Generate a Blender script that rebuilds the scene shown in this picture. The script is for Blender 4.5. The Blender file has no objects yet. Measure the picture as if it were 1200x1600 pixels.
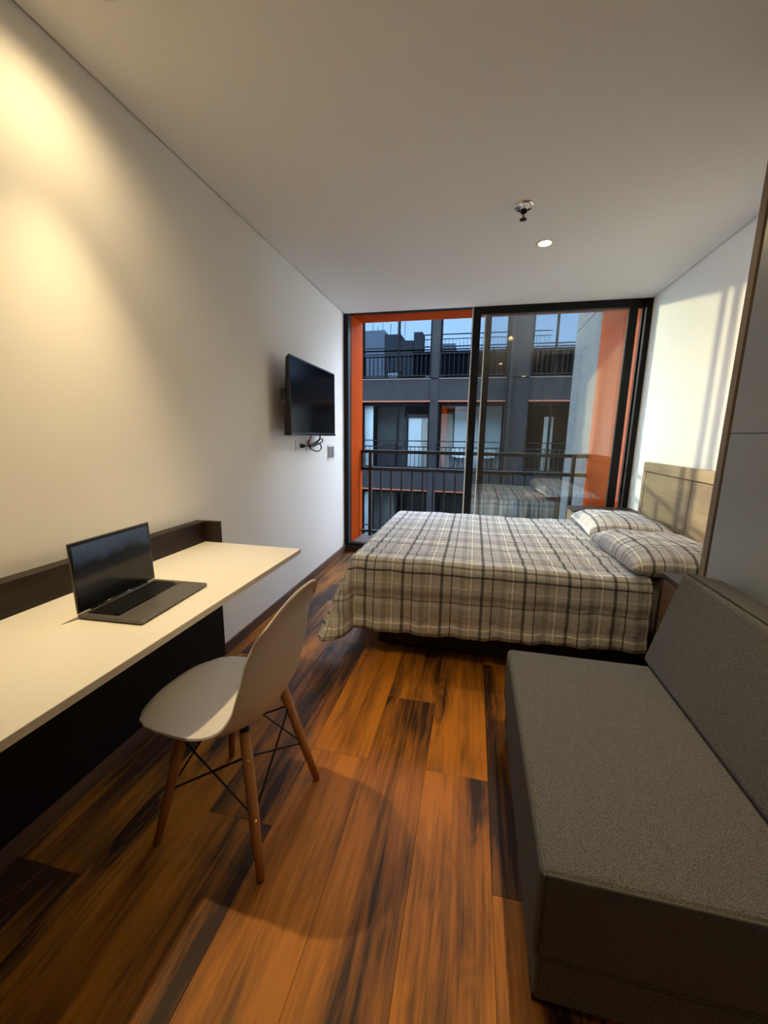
import bpy, bmesh, math, random
from mathutils import Vector, Matrix, noise
random.seed(7)
PI = math.pi
SC = bpy.context.scene
COL = SC.collection

# ------------------------------------------------------------------ camera
CAM = (1.3806, 0.0, 1.2896)
F_PX, YAW, PITCH, ROLL = 625.66, 0.2168, -0.1869, -0.0145
cam_d = bpy.data.cameras.new('camera')
cam_d.sensor_fit = 'VERTICAL'; cam_d.sensor_height = 32.0
cam_d.lens = F_PX / 1600.0 * 32.0
cam_d.clip_start = 0.02; cam_d.clip_end = 300
cam = bpy.data.objects.new('camera', cam_d); COL.objects.link(cam)
cam.matrix_world = Matrix.Translation(CAM) @ (Matrix.Rotation(YAW, 4, 'Z') @ Matrix.Rotation(PITCH, 4, 'X')
                   @ Matrix.Rotation(PI/2, 4, 'X') @ Matrix.Rotation(-ROLL, 4, 'Z'))
SC.camera = cam

# ------------------------------------------------------------------ world, sun, exposure
wd = bpy.data.worlds.new('sky'); SC.world = wd; wd.use_nodes = True
wn, wl = wd.node_tree.nodes, wd.node_tree.links
wn.clear()
w_tc = wn.new('ShaderNodeTexCoord'); w_sep = wn.new('ShaderNodeSeparateXYZ')
w_rmp = wn.new('ShaderNodeValToRGB'); w_bg = wn.new('ShaderNodeBackground'); w_out = wn.new('ShaderNodeOutputWorld')
wl.new(w_tc.outputs['Generated'], w_sep.inputs[0]); wl.new(w_sep.outputs['Z'], w_rmp.inputs[0])
wl.new(w_rmp.outputs[0], w_bg.inputs[0]); wl.new(w_bg.outputs[0], w_out.inputs[0])
w_rmp.color_ramp.elements[0].position = 0.0; w_rmp.color_ramp.elements[0].color = (0.80, 0.87, 0.98, 1)
w_rmp.color_ramp.elements[1].position = 0.6; w_rmp.color_ramp.elements[1].color = (0.56, 0.70, 0.92, 1)
w_bg.inputs[1].default_value = 10.0
sun_d = bpy.data.lights.new('sun', 'SUN'); sun_d.energy = 2.9; sun_d.color = (1.0, 0.86, 0.52); sun_d.angle = math.radians(1.6)
sun = bpy.data.objects.new('sun', sun_d); COL.objects.link(sun)
sun.rotation_euler = Vector((1.0, -0.86, -0.178)).to_track_quat('-Z', 'Y').to_euler()
SC.view_settings.view_transform = 'Standard'
SC.view_settings.look = 'None'
SC.view_settings.gamma = 1.0
SC.view_settings.use_curve_mapping = False
SC.view_settings.exposure = 0.5
LAMP_COL = (1.0, 0.75, 0.395)
LAMP_W = [(72, 66, 13), (66, 52, 9), (12, 66, 17), (24, 60, 7)]     # beam watts, beam angle, wide spill watts of each ceiling spotlight

# ------------------------------------------------------------------ room numbers (metres)
H, W, YW, YB = 2.516, 2.844, 4.206, -2.6     # ceiling, width, window plane, back wall

# ------------------------------------------------------------------ materials
def new_mat(name):
    m = bpy.data.materials.new(name); m.use_nodes = True
    nt = m.node_tree; b = nt.nodes['Principled BSDF']
    return m, nt, b
def N(nt, t, **kw):
    n = nt.nodes.new(t)
    for k, v in kw.items(): setattr(n, k, v)
    return n
def plain(name, col, rough=0.5, metal=0.0, bump=0.0, bscale=200.0, var=0.0, spec=0.5, vscale=6.0):
    m, nt, b = new_mat(name)
    b.inputs['Base Color'].default_value = (*col, 1); b.inputs['Roughness'].default_value = rough
    b.inputs['Metallic'].default_value = metal; b.inputs['Specular IOR Level'].default_value = spec
    tc = N(nt, 'ShaderNodeTexCoord')
    if var > 0:
        nz = N(nt, 'ShaderNodeTexNoise'); nz.inputs['Scale'].default_value = vscale; nz.inputs['Detail'].default_value = 5
        nt.links.new(tc.outputs['Object'], nz.inputs['Vector'])
        r = N(nt, 'ShaderNodeValToRGB')
        r.color_ramp.elements[0].position = .3; r.color_ramp.elements[1].position = .7
        r.color_ramp.elements[0].color = (*[c*(1-var) for c in col], 1); r.color_ramp.elements[1].color = (*[min(1, c*(1+var)) for c in col], 1)
        nt.links.new(nz.outputs['Fac'], r.inputs[0]); nt.links.new(r.outputs[0], b.inputs['Base Color'])
    if bump > 0:
        nz = N(nt, 'ShaderNodeTexNoise'); nz.inputs['Scale'].default_value = bscale; nz.inputs['Detail'].default_value = 3
        nt.links.new(tc.outputs['Object'], nz.inputs['Vector'])
        bp = N(nt, 'ShaderNodeBump'); bp.inputs['Strength'].default_value = bump; bp.inputs['Distance'].default_value = 0.002
        nt.links.new(nz.outputs['Fac'], bp.inputs['Height']); nt.links.new(bp.outputs[0], b.inputs['Normal'])
    return m
def wood(name, dark, light, axis=1, blotch=1.0, rough=0.4, grain=1.0, bump=0.15, planks=False, stretch=7.0):
    """grain runs along the given object axis; plank objects shift the pattern by their own random number"""
    m, nt, b = new_mat(name)
    tc = N(nt, 'ShaderNodeTexCoord'); oi = N(nt, 'ShaderNodeObjectInfo')
    mul = N(nt, 'ShaderNodeVectorMath', operation='SCALE'); mul.inputs[0].default_value = (37.1, 53.7, 11.3)
    nt.links.new(oi.outputs['Random'], mul.inputs['Scale'])
    add = N(nt, 'ShaderNodeVectorMath', operation='ADD')
    nt.links.new(tc.outputs['Object'], add.inputs[0]); nt.links.new(mul.outputs[0], add.inputs[1])
    def mapped(s_long, s_cross):
        mp = N(nt, 'ShaderNodeMapping')
        s = [s_cross]*3; s[axis] = s_long
        mp.inputs['Scale'].default_value = s
        nt.links.new(add.outputs[0], mp.inputs['Vector']); return mp
    n1 = N(nt, 'ShaderNodeTexNoise'); n1.inputs['Scale'].default_value = 1; n1.inputs['Detail'].default_value = 2; n1.inputs['Distortion'].default_value = .25
    nt.links.new(mapped(1.15, stretch).outputs[0], n1.inputs['Vector'])
    n2 = N(nt, 'ShaderNodeTexNoise'); n2.inputs['Scale'].default_value = 1; n2.inputs['Detail'].default_value = 8; n2.inputs['Roughness'].default_value = .65
    nt.links.new(mapped(3, 62).outputs[0], n2.inputs['Vector'])
    n3 = N(nt, 'ShaderNodeTexNoise'); n3.inputs['Scale'].default_value = 1; n3.inputs['Detail'].default_value = 1.5; n3.inputs['Distortion'].default_value = .8
    nt.links.new(mapped(1.6, 9).outputs[0], n3.inputs['Vector'])
    rings = N(nt, 'ShaderNodeMath', operation='MULTIPLY'); rings.inputs[1].default_value = 55
    nt.links.new(n3.outputs['Fac'], rings.inputs[0])
    sn = N(nt, 'ShaderNodeMath', operation='SINE'); nt.links.new(rings.outputs[0], sn.inputs[0])
    a1 = N(nt, 'ShaderNodeMath', operation='MULTIPLY_ADD'); a1.inputs[1].default_value = .022*grain
    nt.links.new(sn.outputs[0], a1.inputs[0]); nt.links.new(n1.outputs['Fac'], a1.inputs[2])
    a2 = N(nt, 'ShaderNodeMath', operation='MULTIPLY_ADD'); a2.inputs[1].default_value = .60*grain
    nt.links.new(n2.outputs['Fac'], a2.inputs[0]); nt.links.new(a1.outputs[0], a2.inputs[2])
    last = a2
    if planks:
        vo = N(nt, 'ShaderNodeTexVoronoi'); vo.inputs['Scale'].default_value = 1
        nt.links.new(mapped(1.1, 4.6).outputs[0], vo.inputs['Vector'])
        kn = N(nt, 'ShaderNodeMapRange', interpolation_type='SMOOTHSTEP'); kn.inputs['From Min'].default_value = .03; kn.inputs['From Max'].default_value = .34
        kn.inputs['To Min'].default_value = -.24; kn.inputs['To Max'].default_value = .03
        nt.links.new(vo.outputs['Distance'], kn.inputs['Value'])
        kr = N(nt, 'ShaderNodeMath', operation='MULTIPLY'); kr.inputs[1].default_value = 85; nt.links.new(vo.outputs['Distance'], kr.inputs[0])
        ks = N(nt, 'ShaderNodeMath', operation='SINE'); nt.links.new(kr.outputs[0], ks.inputs[0])
        kf = N(nt, 'ShaderNodeMapRange'); kf.inputs['From Min'].default_value = .35; kf.inputs['From Max'].default_value = .1; kf.inputs['To Max'].default_value = .05
        nt.links.new(vo.outputs['Distance'], kf.inputs['Value'])
        kk = N(nt, 'ShaderNodeMath', operation='MULTIPLY_ADD'); nt.links.new(ks.outputs[0], kk.inputs[0]); nt.links.new(kf.outputs[0], kk.inputs[1]); nt.links.new(kn.outputs[0], kk.inputs[2])
        ka = N(nt, 'ShaderNodeMath', operation='ADD'); nt.links.new(kk.outputs[0], ka.inputs[0]); nt.links.new(a2.outputs[0], ka.inputs[1]); a2 = ka
        at = N(nt, 'ShaderNodeAttribute'); at.attribute_type = 'OBJECT'; at.attribute_name = 'tone'
        a3 = N(nt, 'ShaderNodeMath', operation='ADD')
        nt.links.new(a2.outputs[0], a3.inputs[0]); nt.links.new(at.outputs['Fac'], a3.inputs[1]); last = a3
    r = N(nt, 'ShaderNodeValToRGB')
    c = .845 if planks else .76
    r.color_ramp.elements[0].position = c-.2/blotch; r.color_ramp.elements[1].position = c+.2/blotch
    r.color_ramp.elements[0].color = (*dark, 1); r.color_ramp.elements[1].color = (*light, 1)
    nt.links.new(last.outputs[0], r.inputs[0]); nt.links.new(r.outputs[0], b.inputs['Base Color'])
    b.inputs['Roughness'].default_value = rough; b.inputs['Specular IOR Level'].default_value = .25
    bp = N(nt, 'ShaderNodeBump'); bp.inputs['Strength'].default_value = bump; bp.inputs['Distance'].default_value = .002
    nt.links.new(n2.outputs['Fac'], bp.inputs['Height']); nt.links.new(bp.outputs[0], b.inputs['Normal'])
    return m
def glass_mat(name, refl=1.0, tint=(1, 1, 1), rough=0.0, f0=None, gcol=(1, 1, 1)):
    m = bpy.data.materials.new(name); m.use_nodes = True; nt = m.node_tree; nt.nodes.clear()
    tr = N(nt, 'ShaderNodeBsdfTransparent'); tr.inputs[0].default_value = (*tint, 1)
    gl = N(nt, 'ShaderNodeBsdfGlossy'); gl.inputs['Roughness'].default_value = rough; gl.inputs['Color'].default_value = (*gcol, 1)
    mx = N(nt, 'ShaderNodeMixShader'); out = N(nt, 'ShaderNodeOutputMaterial')
    if f0 is None:
        # Schlick reflectance of a thin pane (no refraction inside, so the same from both sides)
        ge = N(nt, 'ShaderNodeNewGeometry'); dt = N(nt, 'ShaderNodeVectorMath', operation='DOT_PRODUCT')
        nt.links.new(ge.outputs['Normal'], dt.inputs[0]); nt.links.new(ge.outputs['Incoming'], dt.inputs[1])
        ab = N(nt, 'ShaderNodeMath', operation='ABSOLUTE'); nt.links.new(dt.outputs['Value'], ab.inputs[0])
        om = N(nt, 'ShaderNodeMath', operation='SUBTRACT'); om.inputs[0].default_value = 1; nt.links.new(ab.outputs[0], om.inputs[1])
        pw_ = N(nt, 'ShaderNodeMath', operation='POWER'); pw_.inputs[1].default_value = 5; nt.links.new(om.outputs[0], pw_.inputs[0])
        mm = N(nt, 'ShaderNodeMath', operation='MULTIPLY_ADD'); mm.inputs[1].default_value = .96*min(refl, 1); mm.inputs[2].default_value = .04*refl
        nt.links.new(pw_.outputs[0], mm.inputs[0]); nt.links.new(mm.outputs[0], mx.inputs[0])
    else: mx.inputs[0].default_value = f0
    nt.links.new(tr.outputs[0], mx.inputs[1]); nt.links.new(gl.outputs[0], mx.inputs[2]); nt.links.new(mx.outputs[0], out.inputs[0])
    return m
def emit_mat(name, col, s):
    m = bpy.data.materials.new(name); m.use_nodes = True; nt = m.node_tree; nt.nodes.clear()
    e = N(nt, 'ShaderNodeEmission'); e.inputs[0].default_value = (*col, 1); e.inputs[1].default_value = s
    o = N(nt, 'ShaderNodeOutputMaterial'); nt.links.new(e.outputs[0], o.inputs[0]); return m
def heather(name, c0, c1, scale=480):
    m, nt, b = new_mat(name)
    tc = N(nt, 'ShaderNodeTexCoord')
    n1 = N(nt, 'ShaderNodeTexNoise'); n1.inputs['Scale'].default_value = scale; n1.inputs['Detail'].default_value = 3; n1.inputs['Roughness'].default_value = .7
    nt.links.new(tc.outputs['Object'], n1.inputs['Vector'])
    r = N(nt, 'ShaderNodeValToRGB'); r.color_ramp.elements[0].position = .36; r.color_ramp.elements[1].position = .66
    r.color_ramp.elements[0].color = (*c0, 1); r.color_ramp.elements[1].color = (*c1, 1)
    nt.links.new(n1.outputs['Fac'], r.inputs[0]); nt.links.new(r.outputs[0], b.inputs['Base Color'])
    b.inputs['Roughness'].default_value = .95; b.inputs['Specular IOR Level'].default_value = .15
    bp = N(nt, 'ShaderNodeBump'); bp.inputs['Strength'].default_value = .35; bp.inputs['Distance'].default_value = .0015
    nt.links.new(n1.outputs['Fac'], bp.inputs['Height']); nt.links.new(bp.outputs[0], b.inputs['Normal'])
    return m
def plaid(name):
    m, nt, b = new_mat(name)
    uv = N(nt, 'ShaderNodeTexCoord'); sep = N(nt, 'ShaderNodeSeparateXYZ'); nt.links.new(uv.outputs['UV'], sep.inputs[0])
    base = (.60, .59, .58)
    def stripes(sock, period, off, stops):
        d = N(nt, 'ShaderNodeMath', operation='MULTIPLY_ADD'); d.inputs[1].default_value = 1/period; d.inputs[2].default_value = off
        nt.links.new(sock, d.inputs[0])
        fr = N(nt, 'ShaderNodeMath', operation='FRACT'); nt.links.new(d.outputs[0], fr.inputs[0])
        r = N(nt, 'ShaderNodeValToRGB'); r.color_ramp.interpolation = 'CONSTANT'
        el = r.color_ramp.elements
        el[0].position = 0; el[0].color = (*stops[0][1], 1); el[1].position = stops[1][0]; el[1].color = (*stops[1][1], 1)
        for p, c in stops[2:]:
            e = el.new(p); e.color = (*c, 1)
        nt.links.new(fr.outputs[0], r.inputs[0]); return r
    I = (1, 1, 1); DK = (.30, .30, .31); TH = (.26, .26, .27); MG = (.74, .74, .74); CR = (1.65, 1.62, 1.5); LG = (.88, .88, .88)
    su = stripes(sep.outputs['X'], .222, .5, [(0, I), (.06, DK), (.135, I), (.33, TH), (.36, I), (.55, MG), (.67, I), (.74, LG), (.80, CR), (.835, LG), (.88, I)])
    sv = stripes(sep.outputs['Y'], .40, .0, [(0, I), (.03, TH), (.06, I), (.17, (.45, .45, .45)), (.195, I), (.27, CR), (.30, I), (.40, (1.25, 1.25, 1.2)), (.415, I), (.5, LG), (.58, I), (.64, (.5, .5, .5)), (.665, I), (.72, MG), (.80, I), (.87, (1.3, 1.3, 1.25)), (.89, I)])
    m1 = N(nt, 'ShaderNodeMix', data_type='RGBA', blend_type='MULTIPLY'); m1.inputs[0].default_value = 1
    nt.links.new(su.outputs[0], m1.inputs[6]); nt.links.new(sv.outputs[0], m1.inputs[7])
    m2 = N(nt, 'ShaderNodeMix', data_type='RGBA', blend_type='MULTIPLY'); m2.inputs[0].default_value = 1
    m2.inputs[6].default_value = (*base, 1); nt.links.new(m1.outputs[2], m2.inputs[7])
    nt.links.new(m2.outputs[2], b.inputs['Base Color'])
    b.inputs['Roughness'].default_value = .9; b.inputs['Specular IOR Level'].default_value = .15
    nz = N(nt, 'ShaderNodeTexNoise'); nz.inputs['Scale'].default_value = 14; nz.inputs['Detail'].default_value = 5; nz.inputs['Distortion'].default_value = 1.2
    nt.links.new(uv.outputs['Object'], nz.inputs['Vector'])
    bp = N(nt, 'ShaderNodeBump'); bp.inputs['Strength'].default_value = .8; bp.inputs['Distance'].default_value = .014
    nt.links.new(nz.outputs['Fac'], bp.inputs['Height']); nt.links.new(bp.outputs[0], b.inputs['Normal'])
    return m

M = dict(
    wall=plain('wall_paint', (.86, .845, .81), .75, bump=.12, bscale=90),
    ceil=plain('ceiling_paint', (.85, .83, .80), .85, bump=.05, bscale=60),
    groove=plain('groove_shadow_bead', (.10, .09, .08), .8),
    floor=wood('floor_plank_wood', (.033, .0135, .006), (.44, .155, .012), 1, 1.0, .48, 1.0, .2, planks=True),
    base=wood('baseboard_wood', (.09, .050, .034), (.22, .12, .078), 1, 1.0, .5, .6, .1),
    subfloor=plain('subfloor', (.03, .018, .012), .8),
    orange=plain('orange_panel', (.36, .048, .002), .6, var=.06, vscale=3, spec=.02, bump=.05, bscale=120),
    black=plain('black_aluminium', (.008, .008, .009), .5, spec=.2),
    seal=plain('light_seal_strip', (.88, .88, .86), .4),
    glass=glass_mat('door_glass', 2.2, (.93, .96, .95)),
    ledge=plain('ledge_stone', (0.138, 0.132, 0.132), .25, var=.3, vscale=12),
    concrete=plain('concrete', (.10, .103, .107), .95, spec=.05, bump=.5, bscale=60, var=.28, vscale=14),
    rail=plain('rail_paint', (.012, .012, .014), .45),
    white=plain('desk_laminate', (.80, .77, .70), .35, bump=.02, bscale=300),
    edge=plain('desk_edge_band', (.66, .60, .50), .5),
    darkwood=wood('dark_stained_board', (.016, .010, .009), (.045, .028, .022), 1, 1.0, .45, .7, .1),
    darkpanel=plain('black_brown_panel', (.007, .0055, .005), .6, spec=.2, var=.2, vscale=20),
    shell=plain('white_plastic_shell', (.66, .63, .58), .35, bump=.03, bscale=400),
    beech=wood('beech_dowel', (.38, .17, .06), (.52, .26, .10), 2, 1.0, .4, .5, .08),
    steel_black=plain('black_steel', (.012, .012, .012), .4, .3),
    chrome=plain('chrome', (.75, .74, .72), .15, 1.0),
    alu=plain('grey_aluminium', (.16, .147, .135), .4, .6, bump=.02, bscale=500),
    bezel=plain('black_bezel', (.006, .006, .007), .15),
    keys=plain('black_keys', (.006, .006, .007), .5, spec=.2),
    pad=plain('trackpad', (.14, .128, .12), .3, .5),
    tvbody=plain('tv_black_plastic', (.010, .010, .011), .35),
    tvscreen=plain('tv_screen', (.003, .003, .004), .12, spec=.12),
    plate=plain('white_switch_plate', (.72, .70, .66), .4),
    greyplate=plain('grey_switch_insert', (.22, .22, .22), .35),
    red=plain('red_plug', (.35, .02, .02), .4),
    cable=plain('black_cable', (.01, .01, .01), .5),
    sofa=heather('grey_heather_fabric', (.026, .027, .029), (.175, .174, .172)),
    piping=plain('grey_piping', (.075, .072, .068), .9),
    plaid=plaid('plaid_bedding'),
    mattress=plain('mattress_ticking', (.62, .60, .56), .9, bump=.2, bscale=80),
    bedbase=plain('bed_base_dark', (.016, .012, .010), .7, var=.2, vscale=10),
    oak=wood('headboard_oak', (.20, .145, .088), (.38, .28, .165), 1, 1.0, .5, .7, .12, stretch=4.0),
    nsdark=wood('nightstand_dark_wood', (.028, .018, .014), (.07, .044, .032), 0, 1.0, .45, .6, .1),
    nsfront=wood('nightstand_front_oak', (.24, .17, .10), (.42, .32, .21), 2, 1.0, .5, .6, .1),
    wcarc=wood('wardrobe_edge_wood', (.20, .155, .11), (.30, .24, .175), 2, 1.0, .5, .5, .08),
    wdark=plain('wardrobe_gap_brown', (.035, .022, .015), .6),
    wgrey=plain('wardrobe_grey_laminate', (.26, .272, .268), .32, bump=.02, bscale=30),
    trim=plain('lamp_white_trim', (.75, .72, .66), .4),
    gold=plain('lamp_reflector', (.85, .62, .25), .3, .8),
    bulb=emit_mat('lamp_bulb', (1.0, .86, .58), 40),
    fac=plain('facade_dark_render', (.0125, .014, .0165), .9, spec=.03, bump=.2, bscale=20, var=.12, vscale=3),
    facl=plain('facade_light_trim', (0.064, 0.066, 0.068), .7, spec=.05),
    facorange=plain('facade_orange_trim', (0.12, 0.03, 0.009), .6),
    facframe=plain('facade_black_frame', (.004, .004, .005), .8, spec=.03),
    farrail=plain('far_railing_paint', (.006, .007, .009), .8, spec=.03),
    mirror=glass_mat('far_reflecting_glass', tint=(.12, .13, .15), f0=.085, gcol=(.42, .66, 1.0)),  # blue tint put into the reflection for a bluer mirrored sky
    farglass=glass_mat('far_clear_glass', 1.2, (.82, .88, .9)),
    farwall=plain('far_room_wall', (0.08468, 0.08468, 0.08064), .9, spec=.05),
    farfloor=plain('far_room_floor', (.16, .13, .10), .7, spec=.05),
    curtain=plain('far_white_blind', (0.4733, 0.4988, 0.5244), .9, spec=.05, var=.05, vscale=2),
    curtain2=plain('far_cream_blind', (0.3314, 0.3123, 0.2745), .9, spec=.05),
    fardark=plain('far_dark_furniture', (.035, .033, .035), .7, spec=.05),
    farwhite=plain('far_white_furniture', (0.504, 0.504, 0.504), .5),
    blindwhite=plain('mirrored_white_blind', (.8, .8, .78), .9),
    up1=plain('upper_light_render', (0.3456, 0.3571, 0.3686), .9, spec=.05), up2=plain('upper_mid_render', (0.1103, 0.1063, 0.1024), .9, spec=.05), up3=plain('upper_dark_render', (0.01485, 0.01485, 0.0162), .9, spec=.05),
    ground=plain('courtyard_paving', (.16, .16, .16), .9, var=.2, vscale=.5),
)

# ------------------------------------------------------------------ helpers
ORG = {}
def empty(name, loc, rz=0, label=None, cat=None, group=None, kind=None):
    o = bpy.data.objects.new(name, None); COL.objects.link(o); o.location = loc; o.rotation_euler = (0, 0, rz)
    o.empty_display_size = .1; ORG[o.name] = Vector(loc) if rz == 0 else Vector((0, 0, 0)); tag(o, label, cat, group, kind)
    return o
def tag(o, label=None, cat=None, group=None, kind=None):
    if label: o['label'] = label
    if cat: o['category'] = cat
    if group: o['group'] = group
    if kind: o['kind'] = kind
    return o
def obj(name, bm, mat, parent=None, smooth=False, kind=None, uvok=False, **kw):
    """link a bmesh given in world coordinates (or in the parent's own coordinates when the parent is turned)"""
    me = bpy.data.meshes.new(name)
    org = Vector((0, 0, 0))
    if parent is not None: org = ORG.get(parent.name, Vector((0, 0, 0)))
    if org.length > 0: bmesh.ops.translate(bm, verts=bm.verts, vec=-org)
    bm.normal_update(); bm.to_mesh(me); bm.free()
    me.materials.append(M[mat] if isinstance(mat, str) else mat)
    if smooth:
        for p in me.polygons: p.use_smooth = True
    o = bpy.data.objects.new(name, me); COL.objects.link(o)
    if parent is not None: o.parent = parent
    ORG[o.name] = org
    tag(o, kind=kind, **kw)
    return o
def copy_part(src, parent, loc):
    c = src.copy(); COL.objects.link(c); c.parent = parent; c.location = loc; ORG[c.name] = ORG.get(src.name, Vector()); return c
def box(bm, x0, x1, y0, y1, z0, z1, bev=0.0, seg=2):
    r = bmesh.ops.create_cube(bm, size=1.0)
    vs = r['verts']
    for v in vs:
        v.co = Vector(((x0+x1)/2+v.co.x*(x1-x0), (y0+y1)/2+v.co.y*(y1-y0), (z0+z1)/2+v.co.z*(z1-z0)))
    if bev > 0:
        es = list({e for v in vs for e in v.link_edges})
        bmesh.ops.bevel(bm, geom=es, offset=bev, segments=seg, affect='EDGES', profile=.5)
    return bm
def B(*a, **k): return box(bmesh.new(), *a, **k)
def hexa(pts, bev=0.0, seg=3):
    """eight corners: bottom loop of four then top loop of four"""
    bm = bmesh.new(); v = [bm.verts.new(p) for p in pts]
    for f in ((3, 2, 1, 0), (4, 5, 6, 7), (0, 1, 5, 4), (1, 2, 6, 5), (2, 3, 7, 6), (3, 0, 4, 7)): bm.faces.new([v[i] for i in f])
    bmesh.ops.recalc_face_normals(bm, faces=bm.faces)
    if bev > 0: bmesh.ops.bevel(bm, geom=list(bm.edges), offset=bev, segments=seg, affect='EDGES', profile=.5)
    return bm
def tube(bm, pts, r, n=8, closed=False):
    pts = [Vector(p) for p in pts]; rs = r if isinstance(r, (list, tuple)) else [r]*len(pts)
    rings = []; up = None
    for i, p in enumerate(pts):
        a = pts[max(i-1, 0)]; b = pts[min(i+1, len(pts)-1)]
        t = (b-a).normalized()
        if up is None: up = Vector((0, 0, 1)) if abs(t.z) < .9 else Vector((1, 0, 0))
        s = t.cross(up).normalized(); up = s.cross(t).normalized()
        rings.append([bm.verts.new(p + (s*math.cos(2*PI*k/n) + up*math.sin(2*PI*k/n))*rs[i]) for k in range(n)])
    for i in range(len(rings)-1):
        for k in range(n): bm.faces.new([rings[i][k], rings[i][(k+1) % n], rings[i+1][(k+1) % n], rings[i+1][k]])
    bm.faces.new(rings[0][::-1]); bm.faces.new(rings[-1])
    bmesh.ops.recalc_face_normals(bm, faces=bm.faces)
    return bm
def T(pts, r, n=8): return tube(bmesh.new(), pts, r, n)
def lathe(prof, c, n=28):
    bm = bmesh.new(); rings = []
    for r, z in prof:
        if r < 1e-6: rings.append([bm.verts.new((c[0], c[1], c[2]+z))])
        else: rings.append([bm.verts.new((c[0]+r*math.cos(2*PI*k/n), c[1]+r*math.sin(2*PI*k/n), c[2]+z)) for k in range(n)])
    for a, b in zip(rings, rings[1:]):
        for k in range(n):
            q = [a[k % len(a)], a[(k+1) % len(a)], b[(k+1) % len(b)], b[k % len(b)]]
            q = list(dict.fromkeys(q))
            if len(q) > 2: bm.faces.new(q)
    bmesh.ops.recalc_face_normals(bm, faces=bm.faces)
    return bm
def smooth_path(pts, n=6):
    pts = [Vector(p) for p in pts]; out = []
    for i in range(len(pts)-1):
        p0 = pts[max(i-1, 0)]; p1 = pts[i]; p2 = pts[i+1]; p3 = pts[min(i+2, len(pts)-1)]
        for k in range(n):
            t = k/n
            out.append(.5*((2*p1) + (p2-p0)*t + (2*p0-5*p1+4*p2-p3)*t*t + (-p0+3*p1-3*p2+p3)*t**3))
    out.append(pts[-1]); return out
def lerp_tab(tab, t):
    for (a, va), (b, vb) in zip(tab, tab[1:]):
        if t <= b:
            k = (t-a)/(b-a); k = k*k*(3-2*k); return va+(vb-va)*k
    return tab[-1][1]

# ------------------------------------------------------------------ the setting: room shell
LAMPS = [(.295, 1.15), (1.74, 1.18), (1.75, 2.985), (2.27, -.32)]
obj('wall_left', B(-.2, 0, YB-.2, YW+.02, -.3, H+.25), 'wall', kind='structure')
obj('wall_right', B(W, W+.2, YB-.2, YW+.02, -.3, H+.25), 'wall', kind='structure')
obj('wall_back', B(0, W, YB-.2, YB, -.3, H+.25), 'wall', kind='structure')
def ceiling_bm():
    bm = bmesh.new(); g = .007; edges = []
    def loop(pts):
        vs = [bm.verts.new(p) for p in pts]
        for a, b in zip(vs, vs[1:]+vs[:1]): edges.append(bm.edges.new((a, b)))
    loop([(g, YB+g, H), (W-g, YB+g, H), (W-g, YW+.0, H), (g, YW+.0, H)])
    for x, y in LAMPS: loop([(x+.042*math.cos(2*PI*k/24), y+.042*math.sin(2*PI*k/24), H) for k in range(24)])
    bmesh.ops.triangle_fill(bm, use_beauty=True, use_dissolve=False, edges=edges)
    fs = list(bm.faces)
    for f in fs:
        f.normal_update()
        if f.normal.z > 0: f.normal_flip()
    r = bmesh.ops.extrude_face_region(bm, geom=fs)
    bmesh.ops.translate(bm, verts=[v for v in r['geom'] if isinstance(v, bmesh.types.BMVert)], vec=(0, 0, .012))
    bmesh.ops.recalc_face_normals(bm, faces=bm.faces)
    return bm
ceil = obj('ceiling', ceiling_bm(), 'ceil', kind='structure')
obj('slab', B(0, W, YB, YW+.6, H+.11, H+.3), 'groove', ceil)
for nm, a in (('groove_bead', (0, .007, YB, YW)), ('groove_bead', (W-.007, W, YB, YW))):
    obj(nm, B(*a, H+.010, H+.014), 'groove', ceil)

# floor planks
fl = obj('floor', B(0, W, YB, YW, -.3, -.012), 'subfloor', kind='structure')
PW, PL = .238, 1.22
x_seams = [1.5 + k*PW for k in range(-7, 7)]
joint = {}
tone_fix = {}
def plank_mesh():
    bm = B(.0003, PW-.0003, .0003, PL-.0003, -.012, 0, bev=.0007, seg=1); me = bpy.data.meshes.new('plank')
    bm.to_mesh(me); bm.free(); me.materials.append(M['floor']); return me
pm = plank_mesh()
prng = random.Random(11)
for ci, xs in enumerate(x_seams):
    c = round((xs-1.5)/PW)
    off = {-1: 1.37, -3: 1.37, 0: .976, -2: .56, -4: 1.02, -5: 1.62, -6: .75}.get(c, prng.uniform(0, PL))
    k0 = math.floor((YB-off)/PL)
    for k in range(k0, 6):
        y0 = off + k*PL
        y1 = y0+PL
        if y1 <= YB or y0 >= YW: continue
        a, b = max(y0, YB), min(y1, YW); xa, xb = max(xs, .0), min(xs+PW, W)
        if xb-xa < .01: continue
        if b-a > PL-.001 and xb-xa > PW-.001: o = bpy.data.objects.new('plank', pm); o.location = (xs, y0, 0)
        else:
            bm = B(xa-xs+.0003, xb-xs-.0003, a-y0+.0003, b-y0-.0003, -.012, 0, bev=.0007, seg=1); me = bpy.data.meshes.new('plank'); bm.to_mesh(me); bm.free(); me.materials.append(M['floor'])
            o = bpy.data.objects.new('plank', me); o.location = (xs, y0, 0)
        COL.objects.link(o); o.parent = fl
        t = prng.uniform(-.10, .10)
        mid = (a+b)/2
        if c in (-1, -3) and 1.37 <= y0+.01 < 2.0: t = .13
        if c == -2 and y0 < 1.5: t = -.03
        o['tone'] = t

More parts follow.
